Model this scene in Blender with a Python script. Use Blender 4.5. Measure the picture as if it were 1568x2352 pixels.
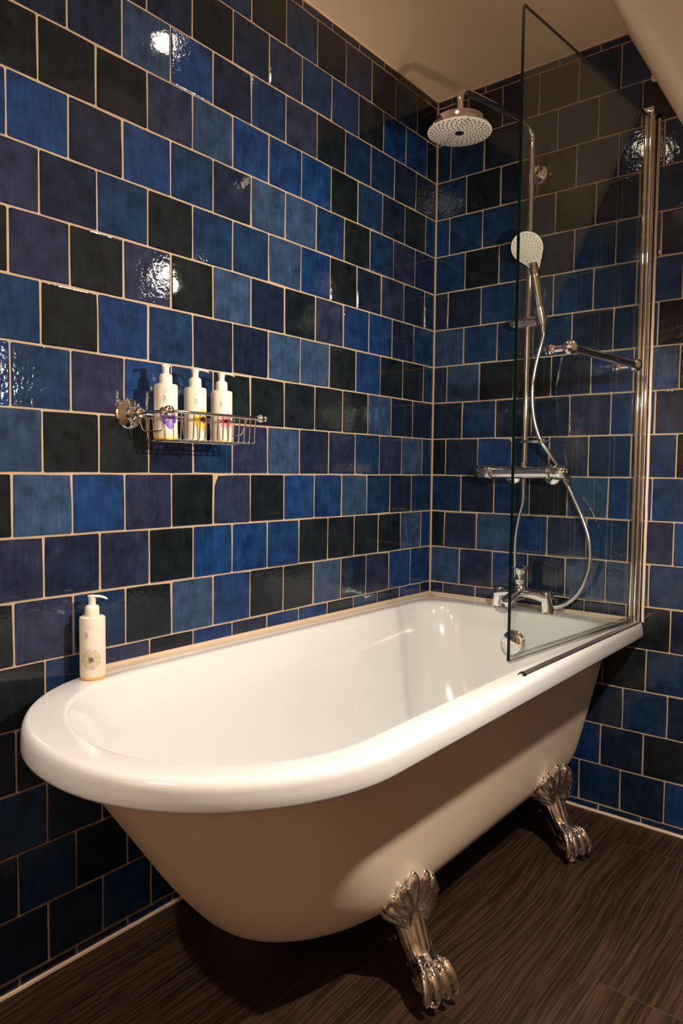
import bpy, bmesh, math, random
from mathutils import Vector, Matrix
from math import pi, sin, cos, radians, sqrt

# ------------------------------------------------------------------ reset
bpy.ops.wm.read_factory_settings(use_empty=True)
S = bpy.context.scene
C = S.collection
random.seed(7)

# ------------------------------------------------------------------ camera
F_PX, W_PX = 1653.7, 1568.0
cam_d = bpy.data.cameras.new('camera')
cam = bpy.data.objects.new('camera', cam_d); C.objects.link(cam)
cam_d.sensor_fit = 'HORIZONTAL'; cam_d.sensor_width = 36.0
cam_d.lens = 36.0*F_PX/W_PX; cam_d.clip_start = 0.02
_yaw, _pit, _rol = -0.68126601, 0.05670428, 0.01058918
_f = Vector((sin(_yaw)*cos(_pit), cos(_yaw)*cos(_pit), -sin(_pit)))
_r = Vector((cos(_yaw), -sin(_yaw), 0)); _u = _r.cross(_f)
_r2 = cos(_rol)*_r+sin(_rol)*_u; _u2 = -sin(_rol)*_r+cos(_rol)*_u
CAM = Vector((1.46241, -2.345788, 0.0112))
M = Matrix((_r2, _u2, -_f)).transposed().to_4x4(); M.translation = CAM
cam.matrix_world = M
S.camera = cam

# ------------------------------------------------------------------ world, colour, light settings
w = bpy.data.worlds.new('world'); S.world = w; w.use_nodes = True
w.node_tree.nodes['Background'].inputs[0].default_value = (1.0, 0.80, 0.60, 1)
w.node_tree.nodes['Background'].inputs[1].default_value = 0.02
S.view_settings.view_transform = 'Standard'; S.view_settings.look = 'None'
S.cycles.diffuse_bounces = 8; S.cycles.max_bounces = 16; S.cycles.transparent_max_bounces = 16
S.view_settings.gamma = 1.0; S.view_settings.use_curve_mapping = False
S.view_settings.exposure = 0.0
FLOOR, CEIL, T = -1.106, 1.376, 0.135
WARM = (1.0, 0.82, 0.64)
# the right-hand wall slopes: x = SX0 + SKZ*(1.378-z) - SKY*y
SX0, SKZ, SKY = .681, .5225, .065
def slope_x(y, z): return SX0+SKZ*(1.378-z)-SKY*y
SLOPE_N = (-.884, -.058, -.462)
# downlights: place, facing, watts, cone degrees, blend, lamp radius, label
LIGHTS = [
 ((0.50, -0.86, CEIL), (0, 0, -1), 40, 100, 0.8, .036, 'round recessed downlight in the ceiling above the bath'),
 ((0.38, -1.80, CEIL), (0, 0, -1), 22, 100, 0.8, .026, 'round recessed downlight above the rounded end of the bath'),
 ((0.45, -3.00, CEIL), (0, 0, -1), 175, 130, 0.8, .026, 'round recessed downlight by the wall behind the viewer'),
 ((slope_x(-.45, .80), -.45, .80), SLOPE_N, 10, 120, 0.8, .018, 'small round lamp high on the sloping wall beside the shower'),
 ((slope_x(-1.15, .35)-.004, -1.15, .35), (-.86, .02, -.51), 108, 158, 0.38, .022, 'small round lamp on the sloping wall nearest the viewer, facing the bath'),
]

# ------------------------------------------------------------------ helpers
def tag(o, label=None, cat=None, group=None, kind=None):
    if label: o['label'] = label
    if cat: o['category'] = cat
    if group: o['group'] = group
    if kind: o['kind'] = kind
    return o
def empty(name, loc=(0,0,0), label=None, cat=None, group=None, kind=None):
    o = bpy.data.objects.new(name, None); C.objects.link(o); o.location = loc
    o.empty_display_size = 0.05
    return tag(o, label, cat, group, kind)
def link(name, me, mat=None, parent=None, smooth=40, loc=None):
    if mat is not None:
        me.materials.clear(); me.materials.append(mat)
    if smooth is not None:
        for p in me.polygons: p.use_smooth = True
        me.set_sharp_from_angle(angle=radians(smooth))
    o = bpy.data.objects.new(name, me); C.objects.link(o)
    if parent is not None:
        o.parent = parent
        L = Vector(loc) if loc is not None else Vector((0,0,0))
        o.location = L
    elif loc is not None: o.location = loc
    return o
class MB:
    """collects shapes in world coordinates; build() links one mesh object"""
    def __init__(s): s.bm = bmesh.new()
    def box(s, a, b, bev=0, rot=None, about=None):
        r = bmesh.ops.create_cube(s.bm, size=1); vs = r['verts']
        a = Vector(a); b = Vector(b); c = (a+b)/2; d = b-a
        for v in vs: v.co = Vector((v.co.x*d.x, v.co.y*d.y, v.co.z*d.z))
        if rot is not None:
            for v in vs: v.co = rot @ v.co
        for v in vs: v.co += c
        if bev:
            es = list({e for v in vs for e in v.link_edges})
            bmesh.ops.bevel(s.bm, geom=es, offset=bev, segments=2, affect='EDGES', profile=0.5)
        return s
    def frame(s, d):
        d = d.normalized(); up = Vector((0,0,1)) if abs(d.z) < .9 else Vector((1,0,0))
        x = d.cross(up).normalized(); return x, x.cross(d).normalized()
    def tube(s, pts, r, n=14, cap=True, flat=1.0):
        pts = [Vector(p) for p in pts]
        rs = r if isinstance(r, (list, tuple)) else [r]*len(pts)
        rings = []; x = None
        for i, p in enumerate(pts):
            if i == 0: d = pts[1]-pts[0]
            elif i == len(pts)-1: d = pts[-1]-pts[-2]
            else: d = (pts[i+1]-p).normalized()+(p-pts[i-1]).normalized()
            d.normalize()
            if x is None: x, y = s.frame(d)
            else:
                x = (x-d*x.dot(d)).normalized(); y = x.cross(d).normalized()
            rings.append([s.bm.verts.new(p+(x*cos(2*pi*k/n)+y*sin(2*pi*k/n)*flat)*rs[i]) for k in range(n)])
        for a, b in zip(rings, rings[1:]):
            for k in range(n): s.bm.faces.new((a[k], a[(k+1)%n], b[(k+1)%n], b[k]))
        if cap:
            s.bm.faces.new(rings[0][::-1]); s.bm.faces.new(rings[-1])
        return s
    def lathe(s, prof, c=(0,0,0), axis=(0,0,1), n=32, squash=None):
        """prof: list of (radius, height along axis)"""
        d = Vector(axis).normalized(); x, y = s.frame(d); c = Vector(c); rings = []
        for (r, h) in prof:
            if r < 1e-6: rings.append([s.bm.verts.new(c+d*h)])
            else: rings.append([s.bm.verts.new(c+d*h+(x*cos(2*pi*k/n)+y*sin(2*pi*k/n))*r) for k in range(n)])
        for a, b in zip(rings, rings[1:]):
            for k in range(n):
                if len(a) == 1 and len(b) == 1: continue
                if len(a) == 1: s.bm.faces.new((a[0], b[(k+1)%n], b[k]))
                elif len(b) == 1: s.bm.faces.new((a[k], a[(k+1)%n], b[0]))
                else: s.bm.faces.new((a[k], a[(k+1)%n], b[(k+1)%n], b[k]))
        if len(rings[0]) > 1: s.bm.faces.new(rings[0][::-1])
        if len(rings[-1]) > 1: s.bm.faces.new(rings[-1])
        return s
    def sphere(s, c, r, n=24, scale=(1,1,1)):
        R = bmesh.ops.create_uvsphere(s.bm, u_segments=n, v_segments=n//2, radius=r)
        for v in R['verts']: v.co = Vector((v.co.x*scale[0], v.co.y*scale[1], v.co.z*scale[2]))+Vector(c)
        return s
    def loft(s, rings, close0=False, close1=False):
        R = [[s.bm.verts.new(p) for p in r] for r in rings]; n = len(R[0])
        for a, b in zip(R, R[1:]):
            for k in range(n): s.bm.faces.new((a[k], a[(k+1)%n], b[(k+1)%n], b[k]))
        if close0: s.bm.faces.new(R[0][::-1])
        if close1: s.bm.faces.new(R[-1])
        return s
    def mesh(s, name, org=(0,0,0), recalc=True):
        if recalc: bmesh.ops.recalc_face_normals(s.bm, faces=s.bm.faces)
        o = Vector(org)
        for v in s.bm.verts: v.co -= o
        me = bpy.data.meshes.new(name); s.bm.to_mesh(me); s.bm.free(); return me
    def build(s, name, mat, parent=None, smooth=40):
        """mesh in world coordinates, stored relative to the thing's origin"""
        org = Vector((0,0,0)); p = parent
        while p is not None: org += p.location; p = p.parent
        if parent is None:
            # put the origin at the base centre
            xs = [v.co for v in s.bm.verts]
            lo = Vector([min(v[i] for v in xs) for i in range(3)]); hi = Vector([max(v[i] for v in xs) for i in range(3)])
            org = Vector(((lo.x+hi.x)/2, (lo.y+hi.y)/2, lo.z))
            return link(name, s.mesh(name, org), mat, None, smooth, org)
        return link(name, s.mesh(name, org), mat, parent, smooth)
def catmull(pts, n=8):
    P = [Vector(p) for p in pts]; P = [2*P[0]-P[1]]+P+[2*P[-1]-P[-2]]; out = []
    for i in range(1, len(P)-2):
        a, b, c, d = P[i-1:i+3]
        for k in range(n):
            t = k/n
            out.append(0.5*((2*b)+(c-a)*t+(2*a-5*b+4*c-d)*t*t+(3*b-a-3*c+d)*t**3))
    out.append(P[-2]); return out
def interp(vals, n):
    out = []
    for a, b in zip(vals, vals[1:]): out += [a+(b-a)*k/n for k in range(n)]
    return out+[vals[-1]]

# ------------------------------------------------------------------ materials
def srgb(h):
    h = h.lstrip('#'); c = [int(h[i:i+2], 16)/255 for i in (0, 2, 4)]
    return tuple(x/12.92 if x <= .04045 else ((x+.055)/1.055)**2.4 for x in c)
def new_mat(name):
    m = bpy.data.materials.new(name); m.use_nodes = True
    nt = m.node_tree; b = nt.nodes['Principled BSDF']; return m, nt, b
def mat(name, col, rough=0.5, metal=0.0, spec=0.5, coat=0.0, bump=None, tint=None, emis=None):
    m, nt, b = new_mat(name); N = nt.nodes; L = nt.links
    b.inputs['Base Color'].default_value = (*col, 1); b.inputs['Roughness'].default_value = rough
    b.inputs['Metallic'].default_value = metal; b.inputs['Specular IOR Level'].default_value = spec
    b.inputs['Coat Weight'].default_value = coat; b.inputs['Coat Roughness'].default_value = .05
    tc = N.new('ShaderNodeTexCoord')
    if tint:   # (scale, amount, darker colour)
        no = N.new('ShaderNodeTexNoise'); no.inputs['Scale'].default_value = tint[0]; no.inputs['Detail'].default_value = 5
        L.new(tc.outputs['Object'], no.inputs['Vector'])
        mx = N.new('ShaderNodeMix'); mx.data_type = 'RGBA'
        mx.inputs['A'].default_value = (*col, 1); mx.inputs['B'].default_value = (*tint[2], 1)
        mr = N.new('ShaderNodeMapRange'); mr.inputs[1].default_value = .35; mr.inputs[2].default_value = .7
        mr.inputs[4].default_value = tint[1]
        L.new(no.outputs['Fac'], mr.inputs[0]); L.new(mr.outputs[0], mx.inputs['Factor']); L.new(mx.outputs['Result'], b.inputs['Base Color'])
    if bump:   # (scale, strength, distance)
        no = N.new('ShaderNodeTexNoise'); no.inputs['Scale'].default_value = bump[0]; no.inputs['Detail'].default_value = 4
        L.new(tc.outputs['Object'], no.inputs['Vector'])
        bp = N.new('ShaderNodeBump'); bp.inputs['Strength'].default_value = bump[1]; bp.inputs['Distance'].default_value = bump[2]
        L.new(no.outputs['Fac'], bp.inputs['Height']); L.new(bp.outputs[0], b.inputs['Normal'])
    if emis:
        b.inputs['Emission Color'].default_value = (*emis[0], 1); b.inputs['Emission Strength'].default_value = emis[1]
    return m

def tile_material():
    m, nt, b = new_mat('glazed_tile'); N = nt.nodes; L = nt.links
    oi = N.new('ShaderNodeObjectInfo'); tc = N.new('ShaderNodeTexCoord')
    off = N.new('ShaderNodeVectorMath'); off.operation = 'SCALE'
    cx = N.new('ShaderNodeCombineXYZ')
    for k in range(3): L.new(oi.outputs['Random'], cx.inputs[k])
    L.new(cx.outputs[0], off.inputs[0]); off.inputs['Scale'].default_value = 37.0
    add = N.new('ShaderNodeVectorMath'); add.operation = 'ADD'
    L.new(tc.outputs['Object'], add.inputs[0]); L.new(off.outputs[0], add.inputs[1])
    def noise(scale, det=4, vec=None, rough=.5):
        n = N.new('ShaderNodeTexNoise'); n.inputs['Scale'].default_value = scale; n.inputs['Detail'].default_value = det
        n.inputs['Roughness'].default_value = rough
        L.new((vec or add).outputs[0], n.inputs['Vector']); return n
    # cloudy glaze: lighter blue clouds, darker pools, faint vertical brush streaks
    n1 = noise(24, 6, rough=.6)
    st = N.new('ShaderNodeMapping'); st.inputs['Scale'].default_value = (1, .12, 1)
    L.new(add.outputs[0], st.inputs[0]); n2 = noise(130, 3, st)
    mr = N.new('ShaderNodeMapRange'); mr.inputs[1].default_value = .3; mr.inputs[2].default_value = .72
    mr.inputs[3].default_value = .62; mr.inputs[4].default_value = 1.6
    L.new(n1.outputs['Fac'], mr.inputs[0])
    mr2 = N.new('ShaderNodeMapRange'); mr2.inputs[1].default_value = .35; mr2.inputs[2].default_value = .7
    mr2.inputs[3].default_value = .85; mr2.inputs[4].default_value = 1.18
    L.new(n2.outputs['Fac'], mr2.inputs[0])
    mu = N.new('ShaderNodeMath'); mu.operation = 'MULTIPLY'; L.new(mr.outputs[0], mu.inputs[0]); L.new(mr2.outputs[0], mu.inputs[1])
    sc = N.new('ShaderNodeVectorMath'); sc.operation = 'SCALE'; L.new(oi.outputs['Color'], sc.inputs[0]); L.new(mu.outputs[0], sc.inputs['Scale'])
    L.new(sc.outputs[0], b.inputs['Base Color'])
    b.inputs['Roughness'].default_value = .045; b.inputs['Specular IOR Level'].default_value = .5
    # glaze relief: slow swell + fine ripple + pin holes
    a1 = noise(13, 2); a2 = noise(105, 4)
    # ripple strength varies from tile to tile
    mr3 = N.new('ShaderNodeMapRange'); mr3.inputs[3].default_value = .08; mr3.inputs[4].default_value = .34
    p = N.new('ShaderNodeMath'); p.operation = 'POWER'; p.inputs[1].default_value = 2.0
    L.new(oi.outputs['Random'], p.inputs[0]); L.new(p.outputs[0], mr3.inputs[0])
    b1 = N.new('ShaderNodeBump'); b1.inputs['Distance'].default_value = .003; b1.inputs['Strength'].default_value = .4
    L.new(a1.outputs['Fac'], b1.inputs['Height'])
    b2 = N.new('ShaderNodeBump'); b2.inputs['Distance'].default_value = .0018
    L.new(mr3.outputs[0], b2.inputs['Strength']); L.new(a2.outputs['Fac'], b2.inputs['Height']); L.new(b1.outputs[0], b2.inputs['Normal'])
    L.new(b2.outputs[0], b.inputs['Normal'])
    return m

def wood_material():
    m, nt, b = new_mat('dark_oak_floor'); N = nt.nodes; L = nt.links
    oi = N.new('ShaderNodeObjectInfo'); tc = N.new('ShaderNodeTexCoord')
    cx = N.new('ShaderNodeCombineXYZ')
    for k in range(3): L.new(oi.outputs['Random'], cx.inputs[k])
    off = N.new('ShaderNodeVectorMath'); off.operation = 'SCALE'; off.inputs['Scale'].default_value = 23
    L.new(cx.outputs[0], off.inputs[0])
    add = N.new('ShaderNodeVectorMath'); L.new(tc.outputs['Object'], add.inputs[0]); L.new(off.outputs[0], add.inputs[1])
    wp = N.new('ShaderNodeTexNoise'); wp.inputs['Scale'].default_value = 1.6; wp.inputs['Detail'].default_value = 2
    L.new(add.outputs[0], wp.inputs['Vector'])
    mx = N.new('ShaderNodeVectorMath'); mx.operation = 'MULTIPLY_ADD'; mx.inputs[1].default_value = (.07, .0, .0)
    L.new(wp.outputs['Color'], mx.inputs[0]); L.new(add.outputs[0], mx.inputs[2])
    mp = N.new('ShaderNodeMapping'); mp.inputs['Scale'].default_value = (1, .014, 1); L.new(mx.outputs[0], mp.inputs[0])
    g = N.new('ShaderNodeTexNoise'); g.inputs['Scale'].default_value = 600; g.inputs['Detail'].default_value = 5; L.new(mp.outputs[0], g.inputs['Vector'])
    mp2 = N.new('ShaderNodeMapping'); mp2.inputs['Scale'].default_value = (1, .022, 1); L.new(mx.outputs[0], mp2.inputs[0])
    g2 = N.new('ShaderNodeTexNoise'); g2.inputs['Scale'].default_value = 170; g2.inputs['Detail'].default_value = 3; L.new(mp2.outputs[0], g2.inputs['Vector'])
    ad = N.new('ShaderNodeMath'); ad.operation = 'MULTIPLY_ADD'; ad.inputs[1].default_value = .75
    L.new(g.outputs['Fac'], ad.inputs[0]); L.new(g2.outputs['Fac'], ad.inputs[2])
    cr = N.new('ShaderNodeValToRGB'); e = cr.color_ramp.elements
    e[0].position = .62; e[0].color = (*srgb('#1b130d'), 1); e[1].position = 1.12 if False else 1.0; e[1].color = (*srgb('#403125'), 1)
    k = e.new(.82); k.color = (*srgb('#271c14'), 1)
    L.new(ad.outputs[0], cr.inputs[0])
    L.new(cr.outputs[0], b.inputs['Base Color'])
    b.inputs['Roughness'].default_value = .42; b.inputs['Specular IOR Level'].default_value = .35
    bp = N.new('ShaderNodeBump'); bp.inputs['Strength'].default_value = .35; bp.inputs['Distance'].default_value = .001
    L.new(ad.outputs[0], bp.inputs['Height']); L.new(bp.outputs[0], b.inputs['Normal'])
    return m

def glass_material(name, tint, k0=.05):
    m = bpy.data.materials.new(name); m.use_nodes = True; nt = m.node_tree; N = nt.nodes; L = nt.links
    N.clear(); out = N.new('ShaderNodeOutputMaterial')
    tr = N.new('ShaderNodeBsdfTransparent'); tr.inputs[0].default_value = (*tint, 1)
    gl = N.new('ShaderNodeBsdfGlossy'); gl.inputs['Roughness'].default_value = .01; gl.inputs['Color'].default_value = (1, 1, 1, 1)
    lw = N.new('ShaderNodeLayerWeight'); lw.inputs['Blend'].default_value = .5
    pw = N.new('ShaderNodeMath'); pw.operation = 'POWER'; pw.inputs[1].default_value = 5; L.new(lw.outputs['Facing'], pw.inputs[0])
    mr = N.new('ShaderNodeMapRange'); mr.inputs[3].default_value = k0; mr.inputs[4].default_value = 1; L.new(pw.outputs[0], mr.inputs[0])
    mx = N.new('ShaderNodeMixShader'); L.new(mr.outputs[0], mx.inputs[0]); L.new(tr.outputs[0], mx.inputs[1]); L.new(gl.outputs[0], mx.inputs[2])
    L.new(mx.outputs[0], out.inputs[0]); return m

M_TILE = tile_material()
M_GROUT = mat('beige_grout', (.37, .275, .175), .85, bump=(220, .4, .0015), tint=(9, .5, (.36, .25, .15)))
M_SEAL = mat('beige_sealant', (.50, .39, .28), .5, bump=(60, .3, .001))
M_SEALW = mat('pale_sealant', (.62, .50, .38), .4, bump=(60, .3, .001))
M_CEIL = mat('ceiling_paint', (.94, .70, .46), .8, bump=(9, .25, .004))
M_WALLP = mat('painted_plaster', (.76, .58, .40), .7, bump=(12, .1, .002))
M_BOX = mat('sloping_wall_paint', (.93, .70, .47), .7, bump=(12, .1, .002))
M_WOOD = wood_material()
M_WHITE = mat('white_acrylic', (.54, .56, .59), .13, coat=.5)
M_BODY = mat('bath_outer_paint', (.86, .74, .62), .30, coat=.12, tint=(5, .12, (.76, .65, .53)))
M_CHROME = mat('chrome', (.86, .85, .83), .045, metal=1)
M_CHROME2 = mat('brushed_chrome', (.74, .73, .71), .16, metal=1)
M_STRIP = mat('satin_aluminium', (.62, .62, .60), .32, metal=1)
M_HOSE = mat('chrome_hose', (.80, .79, .77), .24, metal=1)
M_PLATE = mat('shower_face_plastic', (.62, .58, .54), .35)
M_NOZ = mat('grey_rubber', (.10, .09, .08), .5)
M_BLACK = mat('black_plastic', (.012, .012, .013), .3)
M_GLASS = glass_material('clear_glass', (.91, .94, .92), .018)
M_GEDGE = mat('green_glass_edge', (.0005, .004, .0025), .25, spec=.1)
M_CLEAR = glass_material('clear_seal', (.84, .83, .80), .10)
M_BOT = mat('cream_bottle', (.63, .585, .51), .32)
M_CAP = mat('white_pump', (.66, .63, .58), .3)
M_AMBER = mat('amber_liquid', (.72, .36, .10), .2)
M_PALEAMB = mat('pale_amber_liquid', (.80, .52, .20), .25)
M_INK = mat('dark_ink', (.06, .05, .06), .5)
M_GREYINK = mat('grey_ink', (.42, .38, .34), .5)
M_BEZEL = mat('white_bezel', (.78, .70, .58), .4)
M_LENS = mat('lamp_lens', (1, 1, 1), .3, emis=((1.0, .86, .68), 90))

# ------------------------------------------------------------------ tiles
NAVY = {'K': '#1a1f21', 'N': '#1c2536', 'P': '#2a2e42', 'S': '#33465d', 'T': '#1a314a', 'B': '#1b365c'}
GAIN = 0.56
PAL = {k: tuple(c*GAIN/w_ for c, w_ in zip(srgb(v), (1.0, .84, .68))) for k, v in NAVY.items()}
ROWS_L = {10:'NTKTNTNKNNTK', 9:'KTKPKTKTNKNN', 8:'KBBKBTPNKNKNN', 7:'NNTTKPTNBSNNKN', 6:'TKNTKBBBSPKKKN', 5:'NPTKTSSNTBNBB',
 4:'TNPNKBSTTKTNPK', 3:'TNBBPKNSKPKPKN', 2:'TKKBKSSNNTBKTB', 1:'NNSKKKKKTBPTB', 0:'TSPTNNSPTNKKSN', -1:'TNTSBBKPKPBSK',
 -2:'BSKKKKBBBKPNPK', -3:'BBPNSKKBSKTPK', -4:'NBNTKBBPBKPTKN', -5:'NTKNBNKTNNKKNN', -6:'NTNKBNTKNKNNTNK', -7:'TNKBNTNKNNKTNN', -8:'NTNKNTNNKNTNNTN', -9:'NTNNKNTNNTNNNN'}
ROWS_B = {10:'NNTTTTTT', 9:'NKNKTTTN', 8:'TTNTTTKNT', 7:'TKNKTTTN', 6:'BTTNKNTNT', 5:'TKTNTBNT', 4:'PNTTTTBNT', 3:'STTTNTKN',
 2:'PSKKNBSNT', 1:'NTNNPBPT', 0:'KNBTPTTKN', -1:'TNTKSBTN', -2:'KPSBPTPBN', -3:'SPBNSSTN', -4:'PPPNKPKNT', -5:'TNKNNKTN', -6:'NTNBTNTNK', -7:'TNKNBNKNT', -8:'NKTNTTNBN', -9:'TNTTTTTT'}
def tile_mesh(seed):
    rnd = random.Random(seed); bm = bmesh.new(); h = .1305/2; e = .0028
    g = [-h, -h+e, rnd.uniform(-.01, .01), h-e, h]
    V = {}
    for i in range(5):
        for j in range(5):
            x, y = g[i], g[j]
            z = 0.0
            if i in (0, 4): x += rnd.uniform(-.0007, .0007)
            if j in (0, 4): y += rnd.uniform(-.0007, .0007)
            if i in (0, 4) or j in (0, 4): z = -.0011
            if i in (0, 4) and j in (0, 4): x *= .985; y *= .985; z = -.0014
            
            V[i, j] = bm.verts.new((x, y, z))
    for i in range(4):
        for j in range(4): bm.faces.new((V[i, j], V[i+1, j], V[i+1, j+1], V[i, j+1]))
    per = [(i, 0) for i in range(4)]+[(4, j) for j in range(4)]+[(i, 4) for i in range(4, 0, -1)]+[(0, j) for j in range(4, 0, -1)]
    lo = [bm.verts.new((V[p].co.x, V[p].co.y, -.0045)) for p in per]
    for k in range(16):
        a, b = V[per[k]], V[per[(k+1)%16]]
        bm.faces.new((b, a, lo[k], lo[(k+1)%16]))
    me = bpy.data.meshes.new('tile'); bm.to_mesh(me); bm.free()
    me.materials.append(M_TILE)
    for p in me.polygons: p.use_smooth = True
    me.set_sharp_from_angle(angle=radians(12))
    return me
TILES = [tile_mesh(s) for s in range(12)]
def lay_tiles(parent, rows, wall, off_odd, limit, extent):
    """rows of tiles on the left (wall='L': along -y, facing +x) or back wall (along +x, facing -y)"""
    rnd = random.Random(3 if wall == 'L' else 5); far = []
    for r in range(-9, 11):
        z0, z1 = r*T, (r+1)*T
        z0 = max(z0, FLOOR+.004); z1 = min(z1, CEIL-.003)
        first = off_odd if r % 2 else off_odd-T/2
        joints = [0.0015]; k = 0
        while joints[-1] < extent: joints.append(first+k*T); k += 1
        for i in range(len(joints)-1):
            a, b = joints[i], min(joints[i+1], extent)
            if b-a < .01: continue
            code = rows[r][i] if i < len(rows[r]) else rnd.choice('KNNTPSB')
            col = PAL[code]; j = rnd.uniform(.88, 1.14)
            mid, wdt, zm, hgt = (a+b)/2, b-a, (z0+z1)/2, z1-z0
            me = TILES[rnd.randrange(12)]
            sx, sy = (wdt-.0045)/.1305, (hgt-.0045)/.1305
            tx, ty, tz = rnd.gauss(0, .0065), rnd.gauss(0, .0065), rnd.gauss(0, .0035)
            if wall == 'L':
                Rm = Matrix(((0, 0, 1), (1, 0, 0), (0, 1, 0)))   # local x->+y, local y->+z, local z->+x
                pos = Vector((rnd.uniform(-.0003, .0004), -mid, zm))
            else:
                Rm = Matrix(((1, 0, 0), (0, 0, -1), (0, 1, 0)))
                pos = Vector((mid, rnd.uniform(-.0004, .0003), zm))
            flip = rnd.choice((0, pi)) if min(sx, sy) > .8 else 0
            X = Matrix.Translation(pos) @ Rm.to_4x4() @ Matrix.Rotation(tx, 4, 'X') @ Matrix.Rotation(ty, 4, 'Y') @ Matrix.Rotation(tz+flip, 4, 'Z') @ Matrix.Diagonal((sx, sy, 1, 1))
            if a < limit:
                o = bpy.data.objects.new('tile', me); C.objects.link(o); o.parent = parent
                o.matrix_local = X
                o.color = (*[c*j for c in col], 1)
            else: far.append((X, me))
    # the run of tiles outside the photograph: one part, still real tiles
    bm = bmesh.new()
    for X, me in far:
        n0 = len(bm.verts); bm.from_mesh(me); bm.verts.ensure_lookup_table()
        for v in bm.verts[n0:]: v.co = X @ v.co
    me = bpy.data.meshes.new('tile_field'); bm.to_mesh(me); bm.free(); me.materials.append(M_TILE)
    for p in me.polygons: p.use_smooth = True
    o = bpy.data.objects.new('tile_field', me); C.objects.link(o); o.parent = parent; o.color = (*PAL['T'], 1)
    o['kind'] = 'stuff'

# ------------------------------------------------------------------ room shell
XR, YF = 2.30, -3.45
def structure(name, mb, m, smooth=None):
    org = Vector((0, 0, 0))
    o = link(name, mb.mesh(name), m, None, smooth); o['kind'] = 'structure'; return o
wl = structure('wall_left', MB().box((-.12, YF-.1, FLOOR-.1), (-.0016, .1, CEIL+.1)), M_GROUT)
wb = structure('wall_back', MB().box((-.0016, .0016, FLOOR-.1), (XR+.1, .12, CEIL+.1)), M_GROUT)
zt, zb_ = CEIL+.05, FLOOR-.05
structure('wall_right', MB().loft([[(slope_x(y, zb_), y, zb_), (slope_x(y, zt), y, zt), (slope_x(y, zt)+.14, y, zt), (slope_x(y, zb_)+.14, y, zb_)] for y in (-.0045, YF)], True, True), M_BOX)
structure('wall_front', MB().box((-.0016, YF-.12, FLOOR-.1), (XR+.1, YF, CEIL+.1)), M_WALLP)
lay_tiles(wl, ROWS_L, 'L', .1357, 1.80, -YF-.01)
lay_tiles(wb, ROWS_B, 'B', .1264, 1.10, 2.0)
structure('ceiling', MB().box((-.0016, YF, CEIL), (XR, .0016, CEIL+.1)), M_CEIL)
# lump of filler where the sloping wall meets the tiles
structure('trim_2', MB().sphere((.770, -.008, 1.213), .014, 16, (.8, .5, 1.1)), M_SEALW, 60)
# floor: planks on a base
fl = structure('floor', MB().box((0, YF, FLOOR-.1), (XR, 0, FLOOR-.004)), M_BLACK)
def plank(name, x0, x1, y0, y1):
    m_ = MB().box((x0+.0002, y0+.0002, FLOOR-.006), (x1-.0002, y1-.0002, FLOOR)); 
    c = Vector(((x0+x1)/2, (y0+y1)/2, FLOOR))
    es = [e for e in m_.bm.edges if all(v.co.z > FLOOR-.001 for v in e.verts)]
    bmesh.ops.bevel(m_.bm, geom=es, offset=.0006, segments=1, affect='EDGES')
    return link(name, m_.mesh(name, c), M_WOOD, fl, None, c)
x = 0.0; k = 0; PW = .19
while x < XR-.001:
    x1 = min(x+PW, XR); y = 0-[.3, .95, .62, 1.1, .15, .8][k % 6]; y0 = 0
    while True:
        plank('plank', x, x1, max(y, YF), y0)
        if y <= YF: break
        y0 = y; y -= 1.22
    x = x1; k += 1
# sealant beads
def bead(name, pts, r, m):
    o = MB().tube(pts, r, 8).build(name, m); o['kind'] = 'structure'; return o
wav = lambda a, b, n, amp, ax: [Vector(a).lerp(Vector(b), i/n)+Vector([random.uniform(-amp, amp) if q in ax else 0 for q in range(3)]) for i in range(n+1)]
bead('trim_3', wav((.0, -.003, FLOOR+.002), (XR, -.003, FLOOR+.002), 60, .0008, (1, 2)), .006, M_SEALW)
bead('trim_4', wav((.003, -.01, FLOOR+.002), (.003, YF, FLOOR+.002), 60, .0008, (0, 2)), .006, M_SEALW)
bead('trim_5', [(.0015, -.0015, FLOOR+.01), (.0015, -.0015, CEIL-.003)], .004, M_GROUT)
bead('trim_6', wav((.0, -.0005, CEIL), (.70, -.0005, CEIL), 50, .0008, (1, 2)), .0022, M_CEIL)
bead('trim_7', wav((.0005, -.0, CEIL), (.0005, YF, CEIL), 80, .0008, (0, 2)), .0022, M_CEIL)

# ------------------------------------------------------------------ bath
RIM = -.452
def outline(xl, xr, yb, yc, ye, rc, z, nl=2.0, nr=2.0):
    xc, a, b = (xl+xr)/2, (xr-xl)/2, yc-ye; P = []
    for k in range(9):                      # back-left corner
        t = pi/2+ (pi/2)*k/8; P.append((xl+rc+rc*cos(t), yb-rc+rc*sin(t), z))
    y0 = yb-rc
    for k in range(1, 25): P.append((xl, y0+(yc-y0)*k/24, z))
    for k in range(1, 48):
        t = pi*k/48; c, s_ = cos(t), sin(t); n = nl if c > 0 else nr
        P.append((xc-a*math.copysign(abs(c)**(2/n), c), yc-b*abs(s_)**(2/n), z))
    for k in range(0, 24): P.append((xr, yc+(y0-yc)*k/24, z))
    for k in range(9):
        t = (pi/2)*k/8; P.append((xr-rc+rc*cos(t), yb-rc+rc*sin(t), z))
    for k in range(1, 10): P.append((xr-rc+(xl+rc-xr+rc)*k/10, yb, z))
    return P
def refine(rings, n):
    cols = [catmull([r[k] for r in rings], n) for k in range(len(rings[0]))]
    return [[tuple(c[i]) for c in cols] for i in range(len(cols[0]))]
bath = empty('clawfoot_bath', (.40, -.88, FLOOR), 'white freestanding roll-top bath with one rounded end on chrome claw feet', 'bath')
YC = -1.36
Ro = []   # white rim and basin, from the underside of the rim to the basin floor
Ro.append(outline(.085, .702, -.03, YC, -1.690, .03, -.502))
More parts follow.
